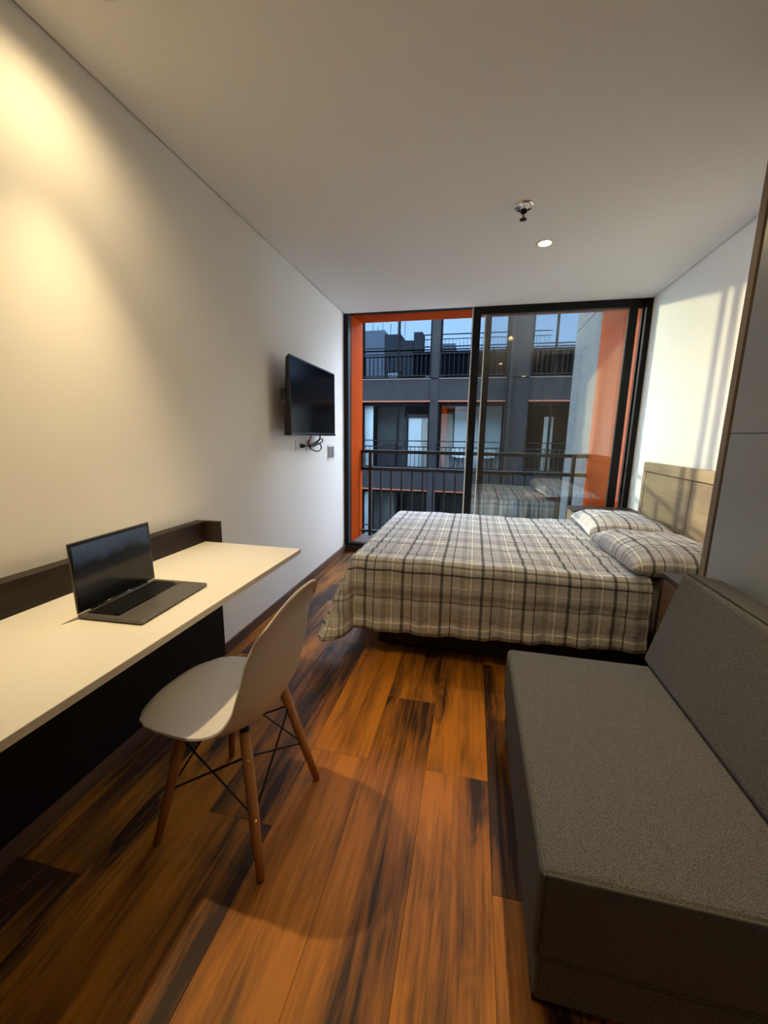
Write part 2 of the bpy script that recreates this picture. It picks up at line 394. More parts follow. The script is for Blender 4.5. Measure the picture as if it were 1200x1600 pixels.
# baseboards
obj('baseboard_left', B(0, .012, 1.83, YW-.02, 0, .0705, bev=.002), 'base', kind='structure')
obj('baseboard_left_near', B(0, .0777, YB, 1.83, 0, .0705, bev=.002), 'base', kind='structure')
obj('baseboard_right', B(W-.012, W, YB, .5, 0, .0705, bev=.002), 'base', kind='structure')
obj('trim_1', B(0, W, YW-.02, YW+.06, 0, .068, bev=.003), 'nsdark', kind='structure')   # wooden step under the sliding door

# ------------------------------------------------------------------ sliding door
wz0, wz1 = .098, 2.515
win = empty('window_1', (0, YW, 0), kind='structure')
obj('jamb', B(0, .048, YW, YW+.10, .068, wz1+.045), 'black', win)
obj('jamb', B(W-.045, W, YW, YW+.052, .068, wz1+.045), 'black', win)
obj('sill', B(.048, W-.052, YW, YW+.10, .068, wz0, bev=.003), 'black', win)
obj('head_track', B(.048, W-.052, YW+.002, YW+.10, wz1+.006, wz1+.045), 'black', win)
obj('guide_rail', B(.05, W-.055, YW+.018, YW+.022, wz0, wz0+.008), 'alu', win)
def door_leaf(x0, x1, y, sw, label):
    lf = obj('door_leaf', B(x0, x1, y, y+.036, wz0, wz0+.075, bev=.002), 'black', win)   # bottom rail carries the leaf
    obj('top_rail', B(x0, x1, y, y+.036, wz1-.062, wz1+.004, bev=.002), 'black', lf)
    obj('stile', B(x0, x0+sw, y, y+.036, wz0+.075, wz1-.062, bev=.002), 'black', lf)
    obj('stile', B(x1-sw, x1, y, y+.036, wz0+.075, wz1-.062, bev=.002), 'black', lf)
    obj('pane', B(x0+sw-.004, x1-sw+.004, y+.015, y+.021, wz0+.07, wz1-.058), 'glass', lf)
    obj('seal', B(x0-.012, x0, y+.006, y+.030, wz0, wz1), 'seal', lf)
    return lf
lf1 = door_leaf(1.305, 2.735, YW+.012, .072, None)
lf2 = door_leaf(1.425, W-.004, YW+.056, .056, None)
obj('latch', B(1.318, 1.345, YW-.004, YW+.012, 1.17, 1.30, bev=.003), 'steel_black', lf1)

# ------------------------------------------------------------------ balcony recess (orange reveal, ledge, concrete fin)
YO = 4.75
obj('trim_2', hexa([(-.2, YW+.10, -.3), (.052, YW+.10, -.3), (.052, YO, -.3), (-.2, YO, -.3), (-.2, YW+.10, 2.75), (.052, YW+.10, 2.75), (.052, YO, 2.75), (-.2, YO, 2.75)]), 'orange', kind='structure')
obj('trim_3', hexa([(.052, YW+.10, 2.522), (W+.2, YW+.10, 2.522), (W+.2, YO, 2.563), (.052, YO, 2.563), (.052, YW+.10, 2.8), (W+.2, YW+.10, 2.8), (W+.2, YO, 2.8), (.052, YO, 2.8)]), 'orange', kind='structure')
obj('trim_4', hexa([(2.79, YW+.10, -.3), (W+.2, YW+.10, -.3), (W+.2, YO, -.3), (2.585, YO, -.3), (2.79, YW+.10, 2.55), (W+.2, YW+.10, 2.55), (W+.2, YO, 2.60), (2.585, YO, 2.60)]), 'orange', kind='structure')
obj('trim_5', B(.052, 2.79, YW+.10, YO, -.05, .075, bev=.004), 'ledge', kind='structure')
fin = obj('wall_fin', B(2.585, 2.9, YO, 5.88, -7, 2.628), 'concrete', kind='structure')
obj('upper_panel', B(2.585, 2.9, YO, 5.88, 2.64, 6.2), 'concrete', fin)
obj('joint', B(2.60, 2.9, YO, 5.87, 2.628, 2.64), 'groove', fin)

rl = empty('balcony_railing', (.165, 4.72, .075), label='black metal balcony railing standing outside the sliding glass door', cat='railing')
obj('top_rail', B(.056, 2.584, 4.705, 4.735, 1.088, 1.128, bev=.002), 'rail', rl)
obj('middle_rail', B(.056, 2.584, 4.705, 4.735, .882, .922, bev=.002), 'rail', rl)
obj('bottom_rail', B(.056, 2.584, 4.708, 4.732, .112, .142, bev=.002), 'rail', rl)
for xp in (.165, 1.33, 2.44): obj('post', B(xp-.02, xp+.02, 4.70, 4.74, .075, 1.09, bev=.002), 'rail', rl)
obj('end_stub', B(.056, .072, 4.705, 4.735, .922, 1.088), 'rail', rl)
xb = .299
while xb < 2.55:
    if min(abs(xb-1.33), abs(xb-2.44)) > .035: obj('baluster', B(xb-.009, xb+.009, 4.711, 4.729, .142, .882), 'rail', rl)
    xb += .1265

# ------------------------------------------------------------------ courtyard: building opposite
obj('ground', B(-40, 40, 4.8, 60, -7.2, -7), 'ground', kind='structure')
FY, FX0, FX1 = 12.0, -5.95, 6.5  # unseen left end set to shade the fin and let sun past
fb = empty('apartment_block', (0, FY, -7), label='dark grey apartment block with railed windows across the courtyard', cat='building')
FH = 2.62
def bz(k): return -.296+FH*k
for k in range(-2, 2):
    bd = obj('floor_band', B(FX0, FX1, FY, FY+.35, bz(k), bz(k)+.615), 'fac', fb)
    obj('light_edge', B(FX0, FX1, FY-.02, FY, bz(k)+.595, bz(k)+.622), 'facl', bd)
    obj('orange_edge', B(FX0, FX1, FY-.012, FY+.2, bz(k)-.035, bz(k)), 'facorange', bd)
    obj('floor_slab', B(FX0, FX1, FY+.35, FY+3.2, bz(k)+.1, bz(k)+.6), 'farfloor', bd)
obj('roof', B(FX0, FX1, FY, FY+3.4, bz(2), bz(2)+.14), 'fac', fb)  # unseen roof kept low to let more sky light in
obj('rear_wall', B(FX0, FX1, FY+3.2, FY+3.4, -7, bz(2)), 'farwall', fb)
obj('end_wall', B(FX0-.2, FX0, FY, FY+3.4, -7, bz(2)+.14), 'fac', fb)
obj('end_wall', B(FX1, FX1+.2, FY, FY+3.4, -7, bz(2)+.14), 'fac', fb)
piers = [(-5.95, -5.7), (-4.35, -4.1), (-2.35, -2.0), (.055, .29), (2.15, 2.76), (3.95, 4.3), (6.2, 6.5)]
for a, b in piers:
    pr = obj('pier', B(a, b, FY-.02, FY+.30, -7, bz(2)), 'fac', fb)
    if abs(a-2.15) < .01: obj('column', B(2.22, 2.30, FY-.10, FY-.02, -7, bz(2)), 'fac', pr)
bays = [(a[1], b[0]) for a, b in zip(piers, piers[1:])]
rail_bal = None
for k in range(-2, 2):
    for bi, (a, b) in enumerate(bays):
        z0, z1 = bz(k)+.615, bz(k+1)-.035
        w = obj('window', B(a, a+.05, FY+.10, FY+.20, z0, z1), 'facframe', fb)
        obj('frame_bar', B(b-.05, b, FY+.10, FY+.20, z0, z1), 'facframe', w)
        obj('frame_bar', B(a+.05, b-.05, FY+.10, FY+.20, z1-.10, z1), 'facframe', w)
        obj('frame_bar', B(a+.05, b-.05, FY+.10, FY+.20, z0, z0+.05), 'facframe', w)
        xm = a+(b-a)*.53
        obj('mullion', B(xm-.03, xm+.03, FY+.11, FY+.19, z0+.05, z1-.10), 'facframe', w)
        gm = 'mirror' if k >= 1 else 'farglass'
        obj('pane', B(a+.05, xm-.03, FY+.145, FY+.155, z0+.05, z1-.10), gm, w)
        obj('pane', B(xm+.03, b-.05, FY+.145, FY+.155, z0+.05, z1-.10), gm, w)
        # railing of this bay
        r = obj('railing', B(a, b, FY-.06, FY-.03, z0+.83, z0+.86), 'farrail', fb)
        obj('rail_bar', B(a, b, FY-.06, FY-.03, z0+.66, z0+.69), 'farrail', r)
        obj('rail_bar', B(a, b, FY-.06, FY-.03, z0+.06, z0+.09), 'farrail', r)
        if k >= -1 and 1 < bi < 5:
            n = int((b-a)/.125)
            for j in range(n+1):
                xx = a+.02+(b-a-.04)*j/n
                if rail_bal is None:
                    rail_bal = obj('baluster', B(-.008, .008, FY-.053, FY-.037, .09, .66), 'farrail', r)
                    ORG[rail_bal.name] = Vector()
                    rail_bal.location = (xx, 0, z0)
                    rail_bal.data.transform(Matrix.Translation(ORG[r.name])); rail_bal.location = Vector((xx, 0, z0)) - ORG[r.name]
                else: copy_part(rail_bal, r, Vector((xx, 0, z0)) - ORG[r.name])
# rooms behind the lower panes
for k in (-1, 0):
    z0, z1 = bz(k)+.6, bz(k+1)+.1
    for a, b in piers[1:-1]:
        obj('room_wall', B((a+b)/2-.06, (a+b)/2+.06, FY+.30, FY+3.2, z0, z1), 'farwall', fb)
zc0, zc1 = bz(0)+.62, bz(1)-.02
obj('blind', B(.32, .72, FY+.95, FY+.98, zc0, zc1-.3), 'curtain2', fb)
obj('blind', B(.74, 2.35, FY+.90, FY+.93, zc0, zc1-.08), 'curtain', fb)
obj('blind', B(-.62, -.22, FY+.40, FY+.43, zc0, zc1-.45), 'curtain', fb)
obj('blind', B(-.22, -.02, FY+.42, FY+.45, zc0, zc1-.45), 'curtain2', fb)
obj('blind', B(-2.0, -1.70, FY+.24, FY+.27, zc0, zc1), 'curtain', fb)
obj('grey_panel', B(-1.68, -.80, FY+.75, FY+.80, zc0, zc1-.1), 'farwall', fb)  # grey panel added for the paler reflections in the left panes
obj('stand_in_box', B(-1.45, -1.05, FY+.55, FY+.75, zc0, zc0+.75), 'fardark', fb)  # added box standing in for a house mirrored in the pane
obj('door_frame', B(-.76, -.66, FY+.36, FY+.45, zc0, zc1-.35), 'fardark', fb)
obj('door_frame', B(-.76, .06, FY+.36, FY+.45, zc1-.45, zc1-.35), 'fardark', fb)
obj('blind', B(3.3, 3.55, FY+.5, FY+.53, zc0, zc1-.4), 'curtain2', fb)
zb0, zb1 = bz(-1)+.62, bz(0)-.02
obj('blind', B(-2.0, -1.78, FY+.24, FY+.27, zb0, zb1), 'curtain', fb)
obj('grey_panel', B(-1.75, -1.05, FY+.60, FY+.66, zb0, zb1), 'farwall', fb)
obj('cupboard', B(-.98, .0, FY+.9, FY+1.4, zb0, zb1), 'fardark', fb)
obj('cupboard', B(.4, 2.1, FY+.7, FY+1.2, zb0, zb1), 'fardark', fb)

def patio_chair(x, y, z, rz, label):
    t = empty('lounge_chair', (x, y, z), rz, label=label, cat='chair', group='white chairs behind the windows opposite')
    obj('seat', B(-.2, .2, -.19, .19, .37, .40, bev=.01), 'farwhite', t)
    obj('backrest', hexa([(-.2, .17, .39), (.2, .17, .39), (.2, .20, .39), (-.2, .20, .39), (-.19, .25, .62), (.19, .25, .62), (.19, .28, .62), (-.19, .28, .62)]), 'farwhite', t)
    for sx in (-1, 1):
        for sy in (-1, 1): obj('leg', T([(sx*.12, sy*.12, .37), (sx*.18, sy*.18, 0)], .014, 6), 'fardark', t)
patio_chair(.98, FY+.62, bz(0)+.6, .4, 'small white chair behind the courtyard window left of the door stile')
patio_chair(1.72, FY+.62, bz(0)+.6, -.5, 'small white chair behind the courtyard window right of the door stile')

# upper storeys of our own side, seen mirrored in the upper windows opposite
ub = empty('mirrored_building', (0, 0, 2.83), label='dark stepped facade and roofline of this side mirrored in the windows opposite', cat='building')
obj('block', B(-7.5, -3.15, -4, 4.15, 2.83, 6.33), 'up1', ub)
obj('block', B(-3.15, -2.35, -4, 4.15, 2.83, 6.12), 'up2', ub)
obj('block', B(-2.35, -1.75, -4, 4.15, 2.83, 5.82), 'up2', ub)
obj('block', B(-1.75, 7.5, -4, 4.15, 2.83, 5.30), 'up3', ub)
for a_, b_2, z_ in ((-7.5, -.205, 2.83), (W+.205, 7.5, 2.83)):  # unseen lower walls, added to keep bright sky out of far reflections
    lw = obj('lower_wall', B(a_, b_2, -4, 4.7, -7, z_), 'up3', ub)
    for k in range(-2, 1):
        for xx in ([a_+.6+1.9*j for j in range(int((b_2-a_)/1.9))]): obj('window', B(xx, xx+1.3, 4.70, 4.715, 2.7*k+.4, 2.7*k+2.2), 'facframe', lw)
obj('lower_wall', B(-.205, W+.205, -4, 4.7, -7, -.32), 'up3', ub)
obj('stair_tower', B(-1.72, -1.3, 3.2, 4.15, 5.3, 6.18), 'up2', ub)
obj('plant_box', B(-.45, .25, 3.0, 4.15, 5.3, 5.62), 'up1', ub)
for xx, h in ((-3.8, .75), (-3.55, .55), (-3.3, .9), (-2.9, .7), (-2.55, 1.0), (-2.2, .8)): obj('antenna', T([(xx, 3.9, 5.8), (xx, 3.9, 6.25+h*.6)], .012, 6), 'up3', ub)
rr = obj('roof_railing', B(-1.25, 4.5, 4.08, 4.12, 6.02, 6.06), 'up3', ub)
obj('rail_bar', B(-1.25, 4.5, 4.08, 4.12, 5.82, 5.85), 'up3', rr)
for j in range(34): obj('baluster', B(-1.25+j*.17, -1.235+j*.17, 4.09, 4.11, 5.3, 5.82), 'up3', rr)
for a, b, z0, z1 in ((-2.95, -2.35, 3.6, 4.35), (-2.15, -1.8, 3.75, 4.1), (-1.7, -1.2, 3.75, 4.1), (-1.1, -.3, 3.65, 4.2), (.9, 1.7, 3.7, 4.05), (2.9, 3.7, 3.65, 4.2)):
    f_ = obj('window', B(a-.05, b+.05, 4.15, 4.17, z0-.05, z1+.05), 'facframe', ub); obj('blind', B(a, b, 4.17, 4.18, z0, z1), 'blindwhite', f_)

# ------------------------------------------------------------------ desk unit
dk = empty('wall_desk', (.08, 1.2, .07), label='long white desktop on a dark back panel along the left wall', cat='desk')
DZ = .745; DY0, DY1 = -1.2, 1.752
obj('desktop', B(.056, .581, DY0, DY1, DZ-.021, DZ, bev=.001), 'white', dk)
obj('edge_band', B(.581, .583, DY0, DY1, DZ-.021, DZ-.0005), 'edge', dk)
obj('back_board', B(0, .055, DY0, DY1+.02, DZ-.02, .8505, bev=.001), 'darkwood', dk)
obj('end_cap', B(.055, .134, DY1+.001, DY1+.028, DZ-.02, .8505, bev=.001), 'darkwood', dk)
obj('support_panel', B(0, .0775, DY0, 1.828, .071, DZ-.021), 'darkpanel', dk)
bk = obj('bracket', B(.0775, .40, 1.70, 1.72, DZ-.06, DZ-.021), 'darkpanel', dk)
bk2 = obj('bracket', B(.0775, .40, .2, .22, DZ-.06, DZ-.021), 'darkpanel', dk)

# ------------------------------------------------------------------ laptop
lp = empty('laptop', (.362, 1.046, DZ), math.radians(3.0), label='open grey laptop with a dark screen on the white desk', cat='laptop')
LW, LD = .316, .216
obj('base', B(-LD/2, LD/2, -LW/2, LW/2, .003, .0135, bev=.004, seg=3), 'alu', lp)
for sx in (-1, 1):
    for sy in (-1, 1): obj('foot', B(sx*.085-.008, sx*.085+.008, sy*.13-.008, sy*.13+.008, 0, .003), 'keys', lp)
kb = bmesh.new()
xk = -LD/2+.022
for row in range(6):
    hgt = .0085 if row == 0 else .0145
    n = 14 if row < 5 else 9
    ws = [.0175]*14 if row < 5 else [.0175, .0175, .0175, .022, .085, .022, .0175, .0175, .0175]
    tot = sum(ws)+.0022*(len(ws)-1); yk = -tot/2
    for wk in ws:
        box(kb, xk, xk+hgt, yk, yk+wk, .0136, .0150); yk += wk+.0022
    xk += hgt+.0025
obj('key_well', B(-LD/2+.018, -LD/2+.018+.106, -.140, .140, .0132, .0137), 'bezel', lp)
obj('keyboard', kb, 'keys', lp, kind='stuff')
obj('trackpad', B(.030, .100, -.055, .055, .0132, .0138, bev=.0002, seg=1), 'pad', lp)
obj('hinge', T([(-LD/2+.006, -.115, .0145), (-LD/2+.006, .115, .0145)], .0045, 10), 'bezel', lp, smooth=True)
lean = math.radians(1.5)
def lid_pt(d, y, z): return (-LD/2+.004 - d*math.cos(lean) - z*math.sin(lean), y, .0145 + z*math.cos(lean) - d*math.sin(lean))
def lid_box(d0, d1, y0, y1, z0, z1, bev=0, seg=2):
    return hexa([lid_pt(d0, y0, z0), lid_pt(d0, y1, z0), lid_pt(d1, y1, z0), lid_pt(d1, y0, z0), lid_pt(d0, y0, z1), lid_pt(d0, y1, z1), lid_pt(d1, y1, z1), lid_pt(d1, y0, z1)], bev, seg)
lid = obj('lid', lid_box(0, .005, -LW/2, LW/2, 0, .214, .0022), 'alu', lp)
obj('bezel', lid_box(-.0006, .0008, -LW/2+.003, LW/2-.003, .003, .211), 'bezel', lid)
ms, nt, b_ = new_mat('laptop_screen_picture')
tc = N(nt, 'ShaderNodeTexCoord'); sp = N(nt, 'ShaderNodeSeparateXYZ'); nt.links.new(tc.outputs['Object'], sp.inputs[0])
nz = N(nt, 'ShaderNodeTexNoise'); nz.inputs['Scale'].default_value = 14; nz.inputs['Detail'].default_value = 4
nt.links.new(tc.outputs['Object'], nz.inputs['Vector'])
ma = N(nt, 'ShaderNodeMath', operation='MULTIPLY_ADD'); ma.inputs[1].default_value = 5.0; nt.links.new(sp.outputs['Z'], ma.inputs[0])
mb = N(nt, 'ShaderNodeMath', operation='MULTIPLY_ADD'); mb.inputs[1].default_value = .35; mb.inputs[2].default_value = -.26
nt.links.new(nz.outputs['Fac'], mb.inputs[0]); nt.links.new(mb.outputs[0], ma.inputs[2])
rp = N(nt, 'ShaderNodeValToRGB'); nt.links.new(ma.outputs[0], rp.inputs[0])
e = rp.color_ramp.elements; e[0].position = .1; e[0].color = (.002, .002, .002, 1); e[1].position = .98; e[1].color = (.045, .062, .085, 1)
q = e.new(.45); q.color = (.012, .010, .008, 1); q = e.new(.68); q.color = (.010, .011, .013, 1); q = e.new(.82); q.color = (.035, .045, .06, 1)
b_.inputs['Base Color'].default_value = (.004, .004, .005, 1); b_.inputs['Roughness'].default_value = .12; b_.inputs['Specular IOR Level'].default_value = .3
nt.links.new(rp.outputs[0], b_.inputs['Emission Color']); b_.inputs['Emission Strength'].default_value = .55
obj('screen', lid_box(-.0010, 0, -LW/2+.010, LW/2-.010, .016, .202), ms, lid)

# ------------------------------------------------------------------ shell chair
ch = empty('shell_chair', (.660, 1.057, 0), math.radians(-4.0), label='white moulded shell chair with splayed wooden dowel legs at the desk', cat='chair')
prof = [(-.258, .418), (-.253, .432), (-.228, .440), (-.155, .434), (-.07, .420), (.0, .411), (.06, .408), (.105, .415), (.140, .437), (.163, .475), (.180, .53), (.195, .60), (.208, .67), (.221, .745), (.236, .806), (.251, .840), (.265, .854)]
prof = [Vector((x, 0, z)) for x, z in prof]
pp = smooth_path(prof, 8)
edge = smooth_path([Vector((x, 0, z)) for x, z in [(-.247, .419), (-.204, .425), (-.125, .428), (-.04, .431), (.02, .440), (.07, .458), (.108, .487), (.134, .53), (.149, .58), (.160, .63), (.171, .68), (.186, .72), (.204, .752), (.220, .770)]], 8)
def arc(path):
    c = [0]
    for p, q in zip(path, path[1:]): c.append(c[-1]+(q-p).length)
    return c
c_mid, c_edge = arc(pp), arc(edge)
def at(path, c, t):
    s_ = max(0, min(1, t))*c[-1]
    for i in range(len(path)-1):
        if s_ <= c[i+1]+1e-9: return path[i].lerp(path[i+1], (s_-c[i])/max(1e-9, c[i+1]-c[i]))
    return path[-1]
wt = [(0, .098), (.012, .124), (.03, .147), (.07, .178), (.13, .195), (.2, .201), (.35, .205), (.5, .200), (.65, .186), (.82, .172), (.93, .158), (1, .135)]
bm = bmesh.new(); nu, nv = 72, 44; G = []
for i in range(nu+1):
    row = []
    for j in range(nv+1):
        s = -1+2*j/nv; a = abs(s); t = i/nu
        k = a**2.5
        p = at(pp, c_mid, t).lerp(at(edge, c_edge, t), k)
        row.append(bm.verts.new(p + Vector((-.008*(1-t), s*1.04*lerp_tab(wt, t), .008))))
    G.append(row)
for i in range(nu):
    for j in range(nv): bm.faces.new([G[i][j], G[i+1][j], G[i+1][j+1], G[i][j+1]])
bmesh.ops.recalc_face_normals(bm, faces=bm.faces)
sh = obj('seat_shell', bm, 'shell', ch, smooth=True)
so = sh.modifiers.new('thickness', 'SOLIDIFY'); so.thickness = .007; so.offset = 0; so.use_rim = True
bv = sh.modifiers.new('edge', 'BEVEL'); bv.width = .002; bv.segments = 2; bv.limit_method = 'ANGLE'
feet = {}
for nm, sx, sy in (('fn', -1, -1), ('ff', -1, 1), ('rn', 1, -1), ('rf', 1, 1)):
    top = Vector((sx*.108, sy*.112, .402)); ft = Vector((sx*.190, sy*.185, 0.0)); feet[nm] = (top, ft)
    lg = obj('leg', T([ft+Vector((0, 0, .004)), ft.lerp(top, .45), ft.lerp(top, 1.04)], [.0115, .0155, .0165], 14), 'beech', ch, smooth=True)
    obj('foot_cap', T([ft, ft+Vector((0, 0, .006))], .0105, 10), 'steel_black', lg)
    obj('mount_bracket', T([ft.lerp(top, 1.02), Vector((sx*.098, sy*.102, .430))], [.0155, .013], 8), 'steel_black', lg)
    for hh in (.44, .86):
        c_ = ft.lerp(top, hh); d_ = Vector((sx, sy, 0)).normalized()
        obj('bolt', T([c_+d_*.0135, c_+d_*.019], .0045, 8), 'chrome', lg)
def on_leg(nm, h): return feet[nm][1].lerp(feet[nm][0], h)
for a, b in (('fn', 'rn'), ('ff', 'rf'), ('fn', 'ff'), ('rn', 'rf')):
    obj('brace_wire', T([on_leg(a, .86), on_leg(b, .44)], .0033, 6), 'steel_black', ch)
    obj('brace_wire', T([on_leg(b, .86), on_leg(a, .44)], .0033, 6), 'steel_black', ch)
obj('underframe', T([on_leg('fn', .97)+Vector((.0, 0, .02)), on_leg('rf', .97)+Vector((0, 0, .02))], .006, 6), 'steel_black', ch)
obj('underframe', T([on_leg('ff', .97)+Vector((.0, 0, .02)), on_leg('rn', .97)+Vector((0, 0, .02))], .006, 6), 'steel_black', ch)

# ------------------------------------------------------------------ television, cables, wall plates
tv = empty('television', (.0, 3.06, 1.28), label='black flat television mounted on the left wall near the window', cat='television')
ty0, ty1, tz0, tz1, tx = 2.605, 3.515, 1.286, 1.824, .142
obj('body', hexa([(tx-.055, ty0+.01, tz0), (tx, ty0, tz0), (tx, ty1, tz0), (tx-.055, ty1-.01, tz0),
                  (tx-.03, ty0+.01, tz1-.02), (tx, ty0, tz1), (tx, ty1, tz1), (tx-.03, ty1-.01, tz1-.02)], .003, 2), 'tvbody', tv)
obj('screen', B(tx, tx+.0012, ty0+.012, ty1-.012, tz0+.022, tz1-.012), 'tvscreen', tv)
obj('bezel', B(tx, tx+.003, ty0, ty1, tz0, tz0+.018, bev=.001), 'bezel', tv)
mt = obj('wall_mount', B(0, .012, 2.86, 3.26, 1.47, 1.68), 'steel_black', tv)
obj('arm', B(.012, .09, 2.92, 2.95, 1.45, 1.70), 'steel_black', mt); obj('arm', B(.012, .09, 3.17, 3.20, 1.45, 1.70), 'steel_black', mt)
obj('side_box', B(.075, .11, ty0-.004, ty0+.02, 1.52, 1.60), 'tvbody', tv)
def wall_plate(y0, y1, z0, z1, label, cat, grey=False):
    t = empty('wall_plate', (0, (y0+y1)/2, z0), label=label, cat=cat)
    obj('plate', B(0, .008, y0, y1, z0, z1, bev=.002), 'plate', t)
    if grey:
        for k in range(2):
            w_ = (y1-y0)/2; obj('rocker', B(.008, .014, y0+w_*k+.012, y0+w_*(k+1)-.012, z0+.018, z1-.018, bev=.002), 'greyplate', t)
    else:
        for dz in (.0,): obj('socket', B(.008, .011, (y0+y1)/2-.035, (y0+y1)/2+.035, z0+.018, z1-.018, bev=.002), 'plate', t)
        for dy in (-.012, .012): obj('slot', B(.011, .0116, (y0+y1)/2+dy-.003, (y0+y1)/2+dy+.003, z0+.03, z1-.03), 'steel_black', t)
    return t
wall_plate(2.975, 3.150, 1.165, 1.245, 'white wall socket left of the pair under the television', 'socket')
wall_plate(3.175, 3.350, 1.165, 1.245, 'white wall socket right of the pair under the television', 'socket')
wall_plate(3.69, 3.86, 1.06, 1.20, 'small switch plate with two grey rockers beside the window', 'switch', True)
# black power cable looped below the television
pw = empty('power_cable', (.05, 3.25, 1.17), label='black looped power cable hanging under the television', cat='cable')
obj('cord', T(smooth_path([(.09, 3.28, 1.30), (.085, 3.27, 1.25), (.06, 3.20, 1.215), (.045, 3.14, 1.20), (.05, 3.25, 1.225), (.06, 3.38, 1.262), (.06, 3.40, 1.235), (.05, 3.28, 1.205), (.045, 3.16, 1.19), (.05, 3.22, 1.165), (.06, 3.31, 1.155), (.06, 3.38, 1.18), (.05, 3.37, 1.215), (.045, 3.30, 1.225), (.04, 3.20, 1.205), (.035, 3.08, 1.203)], 7), .006, 6), 'cable', pw, smooth=True)
obj('bundle_tie', T([(.045, 3.15, 1.205), (.055, 3.27, 1.222)], .014, 8), 'cable', pw)
obj('plug', T([(.011, 3.06, 1.203), (.045, 3.06, 1.203)], [.018, .013], 10), 'cable', pw)
rc = empty('red_cable', (.05, 3.09, 1.22), label='short red plug lead dangling under the television', cat='cable')
obj('cord', T(smooth_path([(.09, 3.08, 1.30), (.085, 3.085, 1.265), (.06, 3.10, 1.245)], 6), .005, 6), 'red', rc)
obj('plug', T([(.06, 3.10, 1.245), (.045, 3.13, 1.215)], [.010, .007], 8), 'red', rc)

# ------------------------------------------------------------------ bed
bd = empty('bed', (1.8, 2.95, 0), label='double bed with an oak headboard against the right wall', cat='bed')
XA, XB, YA, YBB, ZT = .735, 2.775, 2.215, 3.70, .585
obj('base', B(.86, XB, 2.25, 3.66, .03, .26, bev=.008), 'bedbase', bd)
for x_ in (.95, 2.65):
    for y_ in (2.34, 3.56): obj('foot', B(x_-.04, x_+.04, y_-.04, y_+.04, 0, .03), 'bedbase', bd)
obj('mattress', B(XA+.03, XB, YA+.03, YBB-.03, .26, ZT-.02, bev=.05, seg=4), 'mattress', bd, smooth=True)
hb = obj('headboard', B(2.812, W-.002, 2.19, 3.79, .25, 1.085), 'nsdark', bd)
hz = 1.11
obj('top_board', B(2.786, 2.82, 2.19, 3.79, hz-.075, hz, bev=.001), 'oak', hb)
obj('side_board', B(2.786, 2.82, 3.735, 3.79, .25, hz-.077, bev=.001), 'oak', hb)
obj('side_board', B(2.786, 2.82, 2.19, 2.245, .25, hz-.077, bev=.001), 'oak', hb)
obj('panel', B(2.788, 2.82, 3.002, 3.730, .30, hz-.082, bev=.001), 'oak', hb)
obj('panel', B(2.788, 2.82, 2.250, 2.996, .30, hz-.082, bev=.001), 'oak', hb)

def fold(a, r=.055, flare=.06):
    if a <= 0: return 0, 0
    q = r*PI/2
    if a < q: return r*math.sin(a/r), r*(1-math.cos(a/r))
    return r+flare*(a-q), r+(a-q)
def comforter():
    bm = bmesh.new(); uvl = bm.loops.layers.uv.new('UVMap')
    LF, LN, LFAR = .46, .455, .30
    us = [XA-LF + (2.30-XA+LF)*i/170 for i in range(171)]
    vs = [YA-LN + (YBB+LFAR-YA+LN)*j/170 for j in range(171)]
    G = []; UV = {}
    for u in us:
        row = []
        for v in vs:
            a = max(0, XA-u); b = max(0, YA-v); c = max(0, v-YBB)
            bb = b if b > 0 else c; sg = -1 if b > 0 else 1
            rho = math.hypot(a, bb)
            x, y, z = min(max(u, XA), 99), min(max(v, YA), YBB), ZT
            if rho > 0:
                cr = 2*a*bb/(rho*rho)
                rr_ = max(a, bb)*(1+.10*cr)
                out, drop = fold(rr_, flare=.05+.42*cr)
                dx, dy = -a/rho, sg*bb/rho
                wv = .010*math.sin(u*23+.8*math.sin(v*7))+.006*math.sin(u*51+1)
                wv2 = .012*math.sin(v*19+1.3)
                k = min(1, drop/.35)
                amp = (wv*abs(dy)+wv2*abs(dx))*k
                x += dx*(out+amp); y += dy*(out+amp); z -= drop
                if b > 0: z += .05*max(0, (u-1.0)/1.3)*min(1, drop/.4)      # hem rises towards the pillows
            # puffy quilted channels and soft creases on top
            top = max(0, 1-rho/.25)
            z += (.010*abs(math.sin(v*PI/.135)) + .012*noise.noise(Vector((u*2.2, v*2.6, 0))) + .006*noise.noise(Vector((u*9, v*9, 3))))*(.35+.65*top)
            if rho > .1:
                nn = .008*abs(math.sin(rho*PI/.125)); x += (-a/rho)*nn; y += (sg*bb/rho)*nn
            row.append(bm.verts.new((x, y, z))); UV[row[-1]] = (u, v)
        G.append(row)
    for i in range(len(us)-1):
        for j in range(len(vs)-1):
            f = bm.faces.new([G[i][j], G[i+1][j], G[i+1][j+1], G[i][j+1]])
            for l in f.loops: l[uvl].uv = (UV[l.vert][0], UV[l.vert][1]+.30)
    return bm
cf = obj('comforter', comforter(), 'plaid', smooth=True)
tag(cf, 'grey and white plaid quilted comforter draped over the bed', 'comforter')
sm = cf.modifiers.new('thickness', 'SOLIDIFY'); sm.thickness = .02; sm.offset = -1

